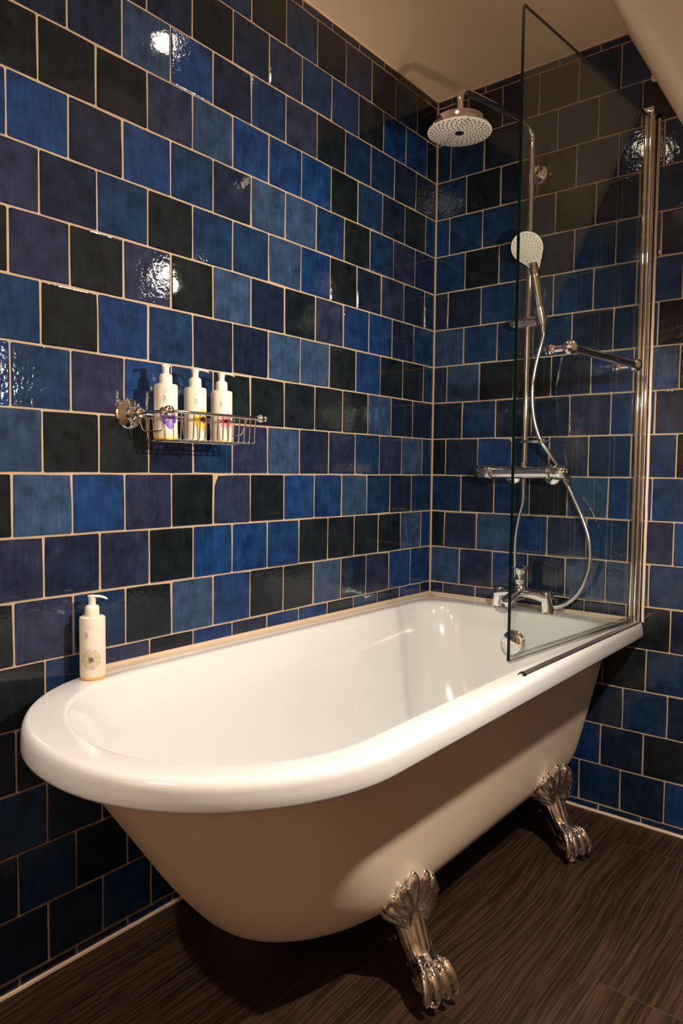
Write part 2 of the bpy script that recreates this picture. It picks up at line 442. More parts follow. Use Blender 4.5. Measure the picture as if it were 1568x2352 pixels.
for xl_, xr_, ye_, z_ in ((.006, .784, -1.749, -.5040), (.003, .7905, -1.7555, -.5005), (.003, .7920, -1.7570, -.4950), (.003, .7912, -1.7562, -.4820),
                          (.003, .7900, -1.7550, -.4700), (.003, .7885, -1.7535, -.4640), (.003, .7855, -1.7505, -.4585), (.003, .7810, -1.7460, -.4545),
                          (.003, .7755, -1.7405, -.4525), (.004, .7690, -1.7340, -.4520)):
    Ro.append(outline(xl_, xr_, -.003, YC, ye_, .004, z_, 2.15))
Ro.append(outline(.060, .734, -.100, YC, -1.690, .09, -.452, 2.1))
Ro.append(outline(.067, .729, -.108, YC, -1.684, .095, -.4528, 2.1))
Ro.append(outline(.073, .724, -.115, YC, -1.678, .10, -.456, 2.1))
Ro.append(outline(.080, .714, -.122, YC, -1.670, .11, -.466, 2.1))
Ro.append(outline(.092, .698, -.130, YC, -1.652, .12, -.49, 2.1))
Ro.append(outline(.112, .680, -.140, -1.34, -1.625, .13, -.54, 2.1))
Ro.append(outline(.130, .662, -.155, -1.31, -1.570, .14, -.62, 2.1))
Ro.append(outline(.154, .640, -.175, -1.26, -1.50, .15, -.72, 2.1))
Ro.append(outline(.182, .614, -.200, -1.18, -1.42, .17, -.80, 2.1))
Ro.append(outline(.212, .584, -.235, -1.10, -1.34, .17, -.85, 2.1))
Ro.append(outline(.248, .550, -.285, -1.02, -1.25, .15, -.885, 2.1))
Ro.append(outline(.320, .478, -.40, -.90, -1.06, .07, -.905, 2.1))
mb = MB().loft(Ro[:-11]+refine(Ro[-11:], 4), False, True)
tub = link('tub_shell', mb.mesh('tub_shell', bath.location), M_WHITE, bath, 60)
Rb = [outline(.087, .700, -.03, YC, -1.688, .03, -.5025),
      outline(.098, .692, -.03, -1.35, -1.668, .03, -.54),
      outline(.112, .680, -.03, -1.33, -1.632, .035, -.60),
      outline(.134, .659, -.032, -1.27, -1.566, .04, -.70),
      outline(.156, .638, -.035, -1.19, -1.499, .05, -.80),
      outline(.172, .622, -.04, -1.12, -1.440, .06, -.875),
      outline(.188, .606, -.05, -1.06, -1.390, .07, -.925),
      outline(.212, .582, -.07, -1.00, -1.335, .08, -.955),
      outline(.250, .544, -.11, -.95, -1.26, .09, -.975),
      outline(.320, .474, -.20, -.90, -1.10, .07, -.983)]
mb = MB().loft(refine(Rb, 4), False, True)
link('outer_shell', mb.mesh('outer_shell', bath.location), M_BODY, bath, 60)
# overflow cover disc on the tap-end slope of the basin
nrm = Vector((0, -1, .17)).normalized()
mb = MB().lathe([(.0, -.004), (.040, -.004), (.0425, 0), (.0425, .005), (.040, .009), (.030, .0115), (.015, .013), (0, .0135)], (.424, -.149, -.551), nrm, 48)
mb.build('overflow_cover', M_CHROME, bath, 50)
mb = MB().lathe([(0, 0), (.033, 0), (.035, .003), (.031, .007), (.02, .009), (0, .01)], (.40, -.42, -.914), (0, 0, 1), 32)
mb.build('waste_plug', M_CHROME, bath, 50)

# claw foot: leg, toes, acanthus bracket swept as tubes, fused by a voxel remesh
def foot_mesh():
    mb = MB()
    def sweep(pts, rs, n=6, seg=10, flat=1.0):
        P = catmull(pts, n); mb.tube(P, interp(rs, n), seg, True, flat)
    # S-curved shank (u outwards, v sideways, h up)
    sweep([(-.115, 0, .185), (-.100, 0, .155), (-.078, 0, .125), (-.058, 0, .098), (-.040, 0, .080), (-.022, 0, .066), (-.006, 0, .052)],
          [.046, .044, .038, .033, .031, .033, .033], 6, 16)
    # shank flutes
    for v in (-.026, -.013, 0, .013, .026):
        q = sqrt(max(0, 1-(v/.034)**2))
        sweep([(-.098+.0455*q, v, .152), (-.077+.0420*q, v*.95, .122), (-.059+.0375*q, v*.9, .100), (-.040+.0340*q, v*.9, .090)], [.0045, .004, .0035, .003], 5, 8)
    # collar roll and scrolls
    sweep([(-.105, -.040, .150), (-.082, -.034, .146), (-.068, -.014, .143), (-.066, .004, .143), (-.074, .022, .145), (-.085, .036, .147), (-.105, .040, .150)],
          [.006, .008, .009, .009, .009, .008, .006], 5, 10)
    mb.sphere((-.078, -.036, .148), .012, 12); mb.sphere((-.078, .036, .148), .012, 12)
    # paw: palm and four toes with knuckles
    mb.sphere((-.006, 0, .054), .036, 16, (1.15, 1.18, .92))
    for v, s_ in ((-.034, .9), (-.012, 1.0), (.012, 1.0), (.034, .9)):
        sweep([(-.024, v*.55, .080), (-.002, v*.85, .082), (.018*s_, v, .074), (.030*s_, v*1.1, .057), (.034*s_, v*1.15, .038), (.028*s_, v*1.10, .024)],
              [.009, .0098, .0102, .0098, .0085, .004], 6, 10)
        for q in range(7):                               # beaded ridges
            t = q/6; mb.sphere((.002+.032*t, v*(.9+.22*t), .0885-.036*t*t-.006*t), .0068, 10)
    # ball under the paw
    mb.sphere((.004, 0, .036), .0235, 16)
    # bracket: backing plate hugging the bath side
    plate = [(-.135, .155), (-.105, .175), (-.088, .205), (-.076, .235), (-.072, .250)]
    for v0, v1, top in ((-.085, -.05, .190), (-.06, -.02, .222), (-.028, .028, .240), (.02, .06, .222), (.05, .085, .190)):
        vm = (v0+v1)/2
        pp = [(u, vm*(.45+.55*min(1, i/2.5)), min(h, top)) for i, (u, h) in enumerate(plate)]
        sweep(pp, [.017, .017, .014, .010, .005], 4, 8)
    # leaf lobes fanned over it
    tips = [(-.068, -.010, .262), (-.070, .024, .256), (-.078, -.040, .238), (-.080, .048, .238), (-.092, -.058, .213), (-.094, .062, .213),
            (-.112, -.066, .185), (-.112, .068, .185), (-.137, -.060, .158), (-.137, .062, .158)]
    for u, v, h in tips:
        m1 = (-.066, v*.48, .155+(h-.155)*.42); m2 = (-.056+(u+.068)*.62, v*.90, .157+(h-.155)*.82)
        sweep([(-.082, v*.12, .148), m1, m2, (u, v, h)], [.014, .0150, .0125, .0028], 6, 10)
        sweep([(-.066, v*.12+.002, .158), (m1[0]+.010, v*.46, m1[2]+.004), (m2[0]+.008, v*.86, m2[2])], [.003, .004, .0025], 5, 8)
    me = mb.mesh('foot_raw')
    o = bpy.data.objects.new('foot_raw', me); C.objects.link(o)
    rm = o.modifiers.new('r', 'REMESH'); rm.mode = 'VOXEL'; rm.voxel_size = .0019
    sm = o.modifiers.new('s', 'SMOOTH'); sm.iterations = 3; sm.factor = .5
    bpy.context.view_layer.update()
    dg = bpy.context.evaluated_depsgraph_get()
    out = bpy.data.meshes.new_from_object(o.evaluated_get(dg)); out.name = 'claw_foot'
    bpy.data.objects.remove(o, do_unlink=True); return out
FM = foot_mesh(); FM.materials.clear(); FM.materials.append(M_CHROME)
for p in FM.polygons: p.use_smooth = True
pad_me = MB().lathe([(.0, 0), (.013, 0), (.0145, .003), (.012, .007), (.008, .009), (.006, .013), (.006, .022), (0, .022)], (0, 0, 0), (0, 0, 1), 20).mesh('levelling_pad')
pad_me.materials.append(M_CHROME)
for p in pad_me.polygons: p.use_smooth = True
for (fx, fy, ang) in ((.704, -1.09, -.34), (.710, -.345, -.44), (.086, -1.09, pi+.34), (.086, -.345, pi+.44)):
    o = bpy.data.objects.new('claw_foot', FM); C.objects.link(o); o.parent = bath
    o.location = Vector((fx, fy, FLOOR))-bath.location; o.rotation_euler = (0, 0, ang)
    q = bpy.data.objects.new('levelling_pad', pad_me); C.objects.link(q); q.parent = o; q.location = (.004, 0, 0)

# sealant along the bath where it meets the tiles
s1 = MB().box((.0005, -1.425, RIM-.004), (.011, -.003, RIM+.011), .003)
structure('trim_8', s1, M_SEAL, 40)
s2 = MB().box((.011, -.011, RIM-.004), (.765, -.0005, RIM+.009), .003)
structure('trim_9', s2, M_SEAL, 40)

# ------------------------------------------------------------------ glass screen
GW, GL = Vector((.764, -.030, 0)), Vector((.694, -.750, 0)); GB, GT = -.449, 1.090
gd = (GL-GW).normalized(); gn = Vector((-gd.y, gd.x, 0)); gn = gn if gn.x > 0 else -gn
scr = empty('shower_screen', (.764, -.030, RIM), 'clear frameless glass bath screen hinged on a chrome post at the tap end', 'shower screen')
def gbox(mb, s0, s1, n0, n1, z0, z1):
    P = [GW+gd*s_+gn*n for s_, n in ((s0, n0), (s1, n0), (s1, n1), (s0, n1))]
    mb.loft([[(p.x, p.y, z) for p in P] for z in (z0, z1)], True, True); return mb
LG = (GL-GW).length; TH = .008
mb = gbox(MB(), .002, LG, -TH/2, TH/2, GB+.004, GT)
me = mb.mesh('glass_panel', scr.location); me.materials.append(M_GLASS); me.materials.append(M_GEDGE)
for p in me.polygons: p.material_index = 0 if abs(p.normal.dot(gn)) > .9 else 1
gp = link('glass_panel', me, None, scr, None)
gbox(MB(), .004, LG-.001, -.0062, .0062, GB-.001, GB+.015).build('bottom_seal', M_CLEAR, scr, None)
# round hinge post = two slim bright bars, with caps
hp = GW
mb = MB()
mb.tube([(hp.x-.004, hp.y-.006, GB+.001), (hp.x-.004, hp.y-.006, GT+.006)], .0062, 16)
mb.tube([(hp.x+.009, hp.y-.004, GB+.001), (hp.x+.009, hp.y-.004, GT+.006)], .0062, 16)
mb.build('hinge_post', M_CHROME, scr, 50)
mb = MB().box((hp.x-.013, hp.y-.015, GT+.006), (hp.x+.018, hp.y+.006, GT+.022), .002); mb.build('post_cap', M_CHROME, scr, 40)
mb = MB().box((hp.x+.005, -.030, GB), (hp.x+.017, -.0005, GT+.004), .001); mb.build('wall_channel', M_CHROME, scr, 40)
bead('trim_10', wav((.787, -.002, RIM-.002), (.787, -.002, 1.088), 40, .0005, (0,)), .0045, M_SEALW)
# water deflector strip stuck on the rim
st = MB(); A, B_ = Vector((.762, -.815, RIM)), Vector((.779, -.022, RIM)); dd = (B_-A).normalized(); nn = Vector((-dd.y, dd.x, 0))
prf = [(-.0075, 0), (-.0065, .0032), (-.001, .0066), (.003, .0066), (.0065, .0028), (.0075, 0)]
ring = lambda P, k=1: [tuple(P+nn*a*k+Vector((0, 0, h*k))) for a, h in prf]
st.loft([ring(A, .8), ring(A+dd*.004), ring(B_)], True, True)
ds = empty('deflector_strip', A, 'slim chrome water deflector strip along the front rim of the bath beside the glass', 'strip')
st.build('strip_profile', M_STRIP, ds, 30)
mb = MB(); mb.loft([ring(A-dd*.012, .7), ring(A-dd*.010, 1.15), ring(A+dd*.002, 1.2)], True, True); mb.build('end_cap', M_CHROME, ds, 30)

# ------------------------------------------------------------------ towel rail on the glass
zr = .322
tr = empty('towel_rail', tuple(Vector((.71, -.59, zr))), 'short chrome towel bar with ball ends fixed to the outside of the glass screen', 'towel rail')
q1 = GW+gd*((Vector((.71, -.59, 0))-GW).dot(gd)); q2 = GW+gd*((Vector((.747, -.201, 0))-GW).dot(gd))
Zv = Vector((0, 0, zr)); off = .055
b1, b2 = q1+gn*off+Zv, q2+gn*off+Zv
MB().tube([b1, b2], .0105, 20).build('bar', M_CHROME, tr)
for q, b in ((q1, b1), (q2, b2)):
    e = (b2-b1).normalized(); s_ = -1 if b is b1 else 1
    mb = MB().sphere(b, .0195, 28)
    mb.lathe([(.0, .012), (.013, .012), (.0135, .016), (.011, .020), (.009, .021), (.009, .024), (0, .026)], b, tuple(e*s_), 20)
    mb.build('ball_end', M_CHROME, tr, 50)
    MB().tube([q+Zv+gn*.003, b], .0085, 20).build('post', M_CHROME, tr)
    MB().lathe([(0, .003), (.0135, .003), (.0135, .008), (.011, .010), (.011, .014), (.009, .016), (0, .016)], q+Zv, tuple(gn), 24).build('flange', M_CHROME, tr, 50)
    MB().lathe([(0, -.003), (.013, -.003), (.013, -.009), (.010, -.012), (0, -.013)], q+Zv, tuple(gn), 24).build('inner_screw', M_CHROME, tr, 50)

# ------------------------------------------------------------------ shower column
RX, RY = .402, -.055
HX, HY = .402, -.53
col = empty('shower_column', (RX, RY, .03), 'chrome shower riser pipe with curved arm and wide round overhead shower', 'shower')
pts = [(RX, RY, .03), (RX, RY, 1.10)]
for k in range(1, 9):
    t = pi/2*k/8; pts.append((RX, RY-.05+.05*cos(t), 1.10+.05*sin(t)))
pts2 = []
for k in range(0, 9):
    t = pi/2*k/8; pts2.append((HX, HY+.045-.045*sin(t), 1.062-.045+.045*cos(t)+.028))
# arm droops slightly towards the head
zA, zB = 1.15, pts2[0][2]
pts += pts2
pts.append((HX, HY, 1.035))
MB().tube(pts, .0105, 18, True).build('riser_pipe', M_CHROME, col, 60)
MB().tube([(HX, HY, 1.04), (HX, HY, 1.005)], .0115, 18).build('swivel_neck', M_CHROME, col)
hd = MB().lathe([(0, 1.010), (.016, 1.010), (.020, 1.004), (.045, 1.0015), (.068, .998), (.072, .990), (.074, .975), (.088, .9715), (.0905, .968), (.0905, .965), (0, .965)], (HX, HY, 0), (0, 0, 1), 56).build('overhead_shower', M_CHROME, col, 35)
MB().lathe([(0, .9655), (.089, .9655), (.0895, .9640), (.087, .9625), (0, .9622)], (HX, HY, 0), (0, 0, 1), 56).build('spray_plate', M_PLATE, hd, 35)
mb = MB()
for ring_i, (rr, cnt) in enumerate(((.023, 12), (.031, 15), (.039, 18), (.048, 24), (.0565, 24), (.065, 30), (.0735, 30), (.081, 30))):
    for k in range(cnt):
        a = 2*pi*k/cnt+ring_i*.10; s_ = .0016+.0007*rr/.08
        mb.lathe([(0, .9626), (s_*1.15, .9626), (s_, .9608), (0, .9604)], (HX+rr*cos(a), HY+rr*sin(a), 0), (0, 0, 1), 7)
o = mb.build('spray_nozzle', M_NOZ, hd, 30); o['kind'] = 'stuff'
MB().lathe([(0, .963), (.0125, .963), (.0125, .9605), (.010, .9600), (0, .9598)], (HX, HY, 0), (0, 0, 1), 24).build('centre_badge', M_BLACK, hd, 40)
# wall bracket near the top
MB().lathe([(0, 0), (.032, 0), (.032, .010), (.029, .014), (.0125, .016), (.0125, .055), (0, .055)], (RX+.006, -.0005, 1.012), (0, -1, 0), 32).build('wall_bracket', M_CHROME, col, 40)
# slider with hand shower holder
sl = MB().tube([(RX-.046, RY, .516), (RX+.034, RY, .516)], .019, 24)
sl.tube([(RX-.046, RY, .516), (RX-.060, RY, .519)], [.015, .013], 20)
sl.tube([(RX+.030, RY, .516), (RX+.052, RY-.012, .518)], .013, 16)
slo = sl.build('slider', M_CHROME, col, 40)
HA, HB_ = Vector((.466, -.085, .510)), Vector((.448, -.105, .600))
# conical holder socket
dirh = (Vector((.452, -.108, .620))-Vector((.468, -.085, .500))).normalized()
MB().lathe([(.0125, -.01), (.0155, -.01), (.0200, .045), (.0170, .045)], (.466, -.088, .505), tuple(dirh), 24).build('holder_socket', M_CHROME, slo, 40)
# hose guide clip
hg = MB().box((RX-.012, RY-.014, .112), (RX+.064, RY-.002, .122), .002)
hg.tube([(.470, -.075, .110), (.470, -.075, .124)], .012, 16)
hg.tube([(.482, -.075, .117), (.499, -.080, .117), (.502, -.080, .126)], .003, 8)
hg.build('hose_guide', M_CHROME, col, 40)

# hand shower
hs = empty('hand_shower', (.468, -.086, .505), 'chrome hand shower with pale oval spray face held in the slider on the riser pipe', 'shower')
base = Vector((.468, -.086, .495)); neck = Vector((.448, -.112, .655))
MB().tube(catmull([base, base.lerp(neck, .35), base.lerp(neck, .75), neck, Vector((.442, -.112, .690))], 5),
          interp([.0105, .0115, .0135, .0150, .0120], 5), 20).build('handle', M_CHROME, hs, 60)
fdir = Vector((.18, -.80, -.57)).normalized()                     # spray face direction
hc = Vector((.424, -.125, .742)); ax1 = (neck-hc); ax1 = (ax1-fdir*ax1.dot(fdir)).normalized(); ax2 = fdir.cross(ax1)
def pear(t, k=1.0):
    r = .0520*k; cx, sx = cos(t), sin(t)
    e = 1.0+.62*max(0, cx)**7
    return ax1*(r*cx*e)+ax2*(r*sx*(1-.0*max(0, cx)))
NP = 56
mb = MB(); rings = []
for k, d in ((.28, -.026), (.62, -.025), (.86, -.020), (.97, -.010), (1.0, -.002), (.985, .001)):
    rings.append([tuple(hc+pear(2*pi*i/NP, k)+fdir*d) for i in range(NP)])
mb.loft(rings, True, True); head = mb.build('shower_body', M_CHROME, hs, 50)
mb = MB(); mb.loft([[tuple(hc+pear(2*pi*i/NP, k)+fdir*d) for i in range(NP)] for k, d in ((.965, .0005), (.96, .0022), (.93, .0032))], True, True)
mb.build('spray_face', M_PLATE, head, 40)
mb = MB()
for ri, (rr, cnt) in enumerate(((.007, 6), (.014, 12), (.021, 16), (.028, 22), (.036, 20), (.0435, 22))):
    for k in range(cnt):
        a = 2*pi*k/cnt+ri*.2; s_ = .0011 if ri < 4 else .0016
        mb.lathe([(0, .003), (s_, .003), (s_*.8, .0046), (0, .0048)], hc+ax1*rr*cos(a)+ax2*rr*sin(a), tuple(fdir), 6)
o = mb.build('spray_nozzle', M_NOZ, head, 30); o['kind'] = 'stuff'

# hoses
hp1 = [(.468, -.086, .497), (.470, -.085, .46), (.462, -.09, .419), (.446, -.09, .35), (.439, -.09, .279), (.446, -.088, .193), (.466, -.078, .121), (.490, -.060, .078), (.512, -.030, .030), (.530, -.024, -.010), (.563, -.035, -.063), (.601, -.045, -.132), (.627, -.05, -.201), (.633, -.05, -.271), (.621, -.05, -.329), (.594, -.05, -.382), (.560, -.05, -.415), (.530, -.058, -.431), (.505, -.065, -.434)]
ho = empty('shower_hose', (.468, -.086, .497), 'long chrome hose looping from the hand shower down to the bath tap', 'hose')
MB().tube(catmull(hp1, 8), .0072, 14).build('hose_line', M_HOSE, ho, 70)
MB().tube([(.469, -.0860, .502), (.470, -.0855, .470)], [.0095, .0085], 16).build('hose_nut', M_CHROME, ho, 50)
hp2 = [(.402, -.06, -.012), (.402, -.06, -.05), (.400, -.058, -.090), (.386, -.055, -.142), (.373, -.05, -.218), (.371, -.045, -.30), (.374, -.040, -.36), (.380, -.040, -.41)]
ho2 = empty('supply_hose', (.402, -.06, -.012), 'shorter chrome hose hanging from the middle of the shower valve to behind the tap', 'hose')
MB().tube(catmull(hp2, 8), .0060, 14).build('hose_line', M_HOSE, ho2, 70)
MB().tube([(.402, -.06, -.008), (.402, -.06, -.042)], [.009, .008], 16).build('hose_nut', M_CHROME, ho2, 50)

# ------------------------------------------------------------------ thermostatic valve bar
vz, vy = .014, -.060
va = empty('shower_valve', (.40, vy, vz), 'horizontal chrome thermostatic shower bar valve on the tiles above the bath tap', 'shower valve')
MB().tube([(.275, vy, vz), (.515, vy, vz)], .0215, 32).build('valve_bar', M_CHROME, va, 50)
for s_, x0, x1 in ((-1, .277, .233), (1, .513, .551)):
    mb = MB().lathe([(0, 0), (.0235, 0), (.0240, .003), (.0235, abs(x1-x0)-.004), (.021, abs(x1-x0)), (0, abs(x1-x0))], (x0, vy, vz), (s_, 0, 0), 32)
    k_ = mb.build('control_knob', M_CHROME, va, 40)
    MB().lathe([(0, 0), (.0225, 0), (.0225, .006), (.019, .011), (0, .012)], (x1, vy, vz), (s_, 0, 0), 28).build('knob_cap', M_BLACK, k_, 40)
    rx = .284 if s_ < 0 else .494
    MB().lathe([(.0245, -.006), (.0275, -.004), (.0275, .004), (.0245, .006)], (rx, vy, vz), (1, 0, 0), 32).build('grip_ring', M_CHROME2, va, 40)
    MB().box((rx-.003, vy-.034, vz+.002), (rx+.003, vy-.024, vz+.012), .0015).build('stop_button', M_CHROME, va, 40)
for rx in (.338, .481):
    MB().lathe([(0, 0), (.034, 0), (.034, .004), (.030, .010), (.017, .013), (.017, .045), (0, .045)], (rx, -.0005, .004), (0, -1, 0), 36).build('wall_rosette', M_CHROME, va, 40)
MB().tube([(.402, vy, vz+.015), (.402, vy, vz+.034)], .013, 20).build('riser_nut', M_CHROME, va, 40)

# ------------------------------------------------------------------ bath mixer tap
tp = empty('bath_mixer_tap', (.41, -.072, RIM), 'chrome two-legged bath mixer tap with a single lever standing on the rim', 'tap')
def rbox_ring(c, hx, hy, r, n=6):
    P = []
    for qx, qy, a0 in ((1, 1, 0), (-1, 1, pi/2), (-1, -1, pi), (1, -1, 3*pi/2)):
        for k in range(n):
            a = a0+pi/2*k/(n-1); P.append((c[0]+qx*(hx-r)+r*cos(a), c[1]+qy*(hy-r)+r*sin(a), c[2]))
    return P
ty = -.070
for sx, xx in ((-1, .322), (1, .506)):
    mb = MB(); hb, ht = RIM+.0005, RIM+.070
    R_ = []
    for t, w_, d_, dx in ((0, .0235, .0235, 0), (.06, .0230, .0230, 0), (.35, .0205, .0215, -.002*sx), (.65, .0195, .0215, -.005*sx), (.88, .0200, .0215, -.008*sx), (1.0, .0185, .0195, -.009*sx)):
        R_.append(rbox_ring((xx+dx, ty, hb+(ht-hb)*t), w_, d_, min(w_, d_)*.75))
    mb.loft(R_, True, True); mb.build('tap_leg', M_CHROME, tp, 50)
# bridge body arching between the legs
mb = MB(); R_ = []
for i in range(25):
    t = i/24; xx = .317+t*.190; k_ = abs(2*t-1)
    top = RIM+.066+.006*(1-k_**2); bot = RIM+.040-.016*k_**3+.004*(1-k_); hy = .0215+.004*(1-k_**2)
    c = ty; n = 20; ring_ = []
    for q in range(n):
        a = 2*pi*q/n; zz = (top+bot)/2+(top-bot)/2*math.copysign(abs(sin(a))**.6, sin(a)); yy = c+hy*math.copysign(abs(cos(a))**.7, cos(a))
        ring_.append((xx, yy, zz))
    R_.append(ring_)
mb.loft(R_, True, True); mb.build('tap_body', M_CHROME, tp, 50)
# spout reaching over the basin
mb = MB(); R_ = []
for t, yy, zc, hw, hh in ((0, -.075, .050, .024, .018), (.2, -.095, .050, .023, .017), (.5, -.125, .048, .0215, .0145), (.8, -.150, .044, .0205, .0125), (.95, -.166, .040, .0195, .0105), (1, -.172, .038, .0165, .007)):
    R_.append([(.402+hw*math.copysign(abs(cos(a))**.7, cos(a)), yy, RIM+zc+hh*math.copysign(abs(sin(a))**.7, sin(a))) for a in [2*pi*q/24 for q in range(24)]])
mb.loft(R_, True, True); sp = mb.build('spout', M_CHROME, tp, 50)
MB().lathe([(0, 0), (.0125, 0), (.0125, -.012), (.010, -.014), (0, -.012)], (.402, -.153, RIM+.034), (0, -.1, 1), 24).build('aerator', M_CHROME2, sp, 40)
# cartridge and lever
mb = MB().lathe([(0, .055), (.024, .055), (.0235, .072), (.0185, .080), (.0175, .090), (.0205, .098), (.0212, .1005), (.0212, .103), (.0195, .1045), (.0185, .118), (.020, .130), (.0225, .1365), (.021, .140), (0, .141)], (.405, ty, RIM), (0, 0, 1), 32)
ct = mb.build('cartridge', M_CHROME, tp, 35)
MB().lathe([(0, 0), (.0022, 0), (.0022, .001), (0, .001)], (.405+.0055, ty-.0185, RIM+.117), (.28, -.96, 0), 10).build('index_dot', M_BLACK, ct, 40)
mb = MB(); R_ = []
for yy, zc, hw, hh in ((-.045, .146, .012, .003), (-.055, .141, .020, .005), (-.075, .139, .0215, .005), (-.095, .141, .016, .0035), (-.125, .147, .0115, .0025), (-.155, .153, .0085, .0018), (-.160, .154, .006, .001)):
    R_.append([(.405+hw*cos(a), yy, RIM+zc+hh*sin(a)) for a in [2*pi*q/20 for q in range(20)]])
mb.loft(R_, True, True); mb.build('lever', M_CHROME, ct, 50)
MB().tube([(.505, -.066, RIM+.018), (.520, -.062, RIM+.020)], .0095, 16).build('hose_outlet', M_CHROME, tp, 50)

# ------------------------------------------------------------------ soap basket
by0, by1, bz, bx = -1.339, -1.057, .141, .150
bk = empty('soap_basket', (.0, by0, .1), 'chrome wire soap basket with ball ends fixed to the tiled wall', 'basket')
MB().lathe([(0, 0), (.036, 0), (.0365, .003), (.034, .007), (.026, .010), (.018, .013), (.0165, .018), (.0185, .022), (.0165, .027), (.010, .030), (.009, .036), (.013, .040), (.0135, .047), (.010, .053), (.006, .056), (0, .056)], (-.0005, by0, bz), (1, 0, 0), 40).build('wall_rosette', M_CHROME, bk, 35)
MB().lathe([(0, 0), (.028, 0), (.028, .004), (.012, .010), (.010, .03), (0, .03)], (-.0005, by1, bz), (1, 0, 0), 32).build('wall_rosette', M_CHROME, bk, 35)
for y_, d_ in ((by0, -1), (by1, 1)):
    mb = MB().sphere((bx, y_, bz), .0125 if d_ < 0 else .0105, 24)
    mb.lathe([(0, 0), (.006, 0), (.006, .003), (.0078, .005), (.006, .009), (0, .010)], (bx, y_+d_*.0115, bz), (0, d_, 0), 18)
    mb.build('ball_end', M_CHROME, bk, 50)
    MB().tube([(.02, y_, bz), (bx, y_, bz)], .0036, 12).build('side_rail', M_CHROME, bk)
MB().tube([(bx, by0, bz), (bx, by1, bz)], .0040, 12).build('front_rail', M_CHROME, bk)
MB().tube([(.016, by0+.005, bz), (.016, by1-.005, bz)], .0030, 10).build('back_rail', M_CHROME, bk)
WZ = .0785
def wire(pts, r=.0016, name='wire'): MB().tube(pts, r, 8).build(name, M_CHROME, bk, 60)
ys = [-1.303+.0178*i for i in range(14)]
for y_ in ys:
    wire([(bx-.001, y_, bz), (bx-.006, y_+.002, WZ+.007), (bx-.008, y_+.002, WZ+.002), (bx-.013, y_+.002, WZ), (.031, y_, WZ), (.026, y_, WZ+.002), (.024, y_, WZ+.007), (.016, y_, bz)])
# end panels: a wide U and a smaller U at each end
for y_, q in ((by0+.006, 1), (by1-.006, -1)):
    wire([(.022, y_, bz), (.028, y_+q*.012, WZ+.026), (.034, y_+q*.013, WZ+.021), (.098, y_+q*.013, WZ+.021), (.104, y_+q*.012, WZ+.026), (.110, y_, bz)])
    wire([(.012, y_, bz), (.150, y_, bz)])
wire([(.128, -1.303, WZ), (.128, -1.072, WZ)], .0016); wire([(.028, -1.303, WZ), (.028, -1.072, WZ)], .0016); wire([(.078, -1.303, WZ-.0025), (.078, -1.072, WZ-.0025)], .0016)

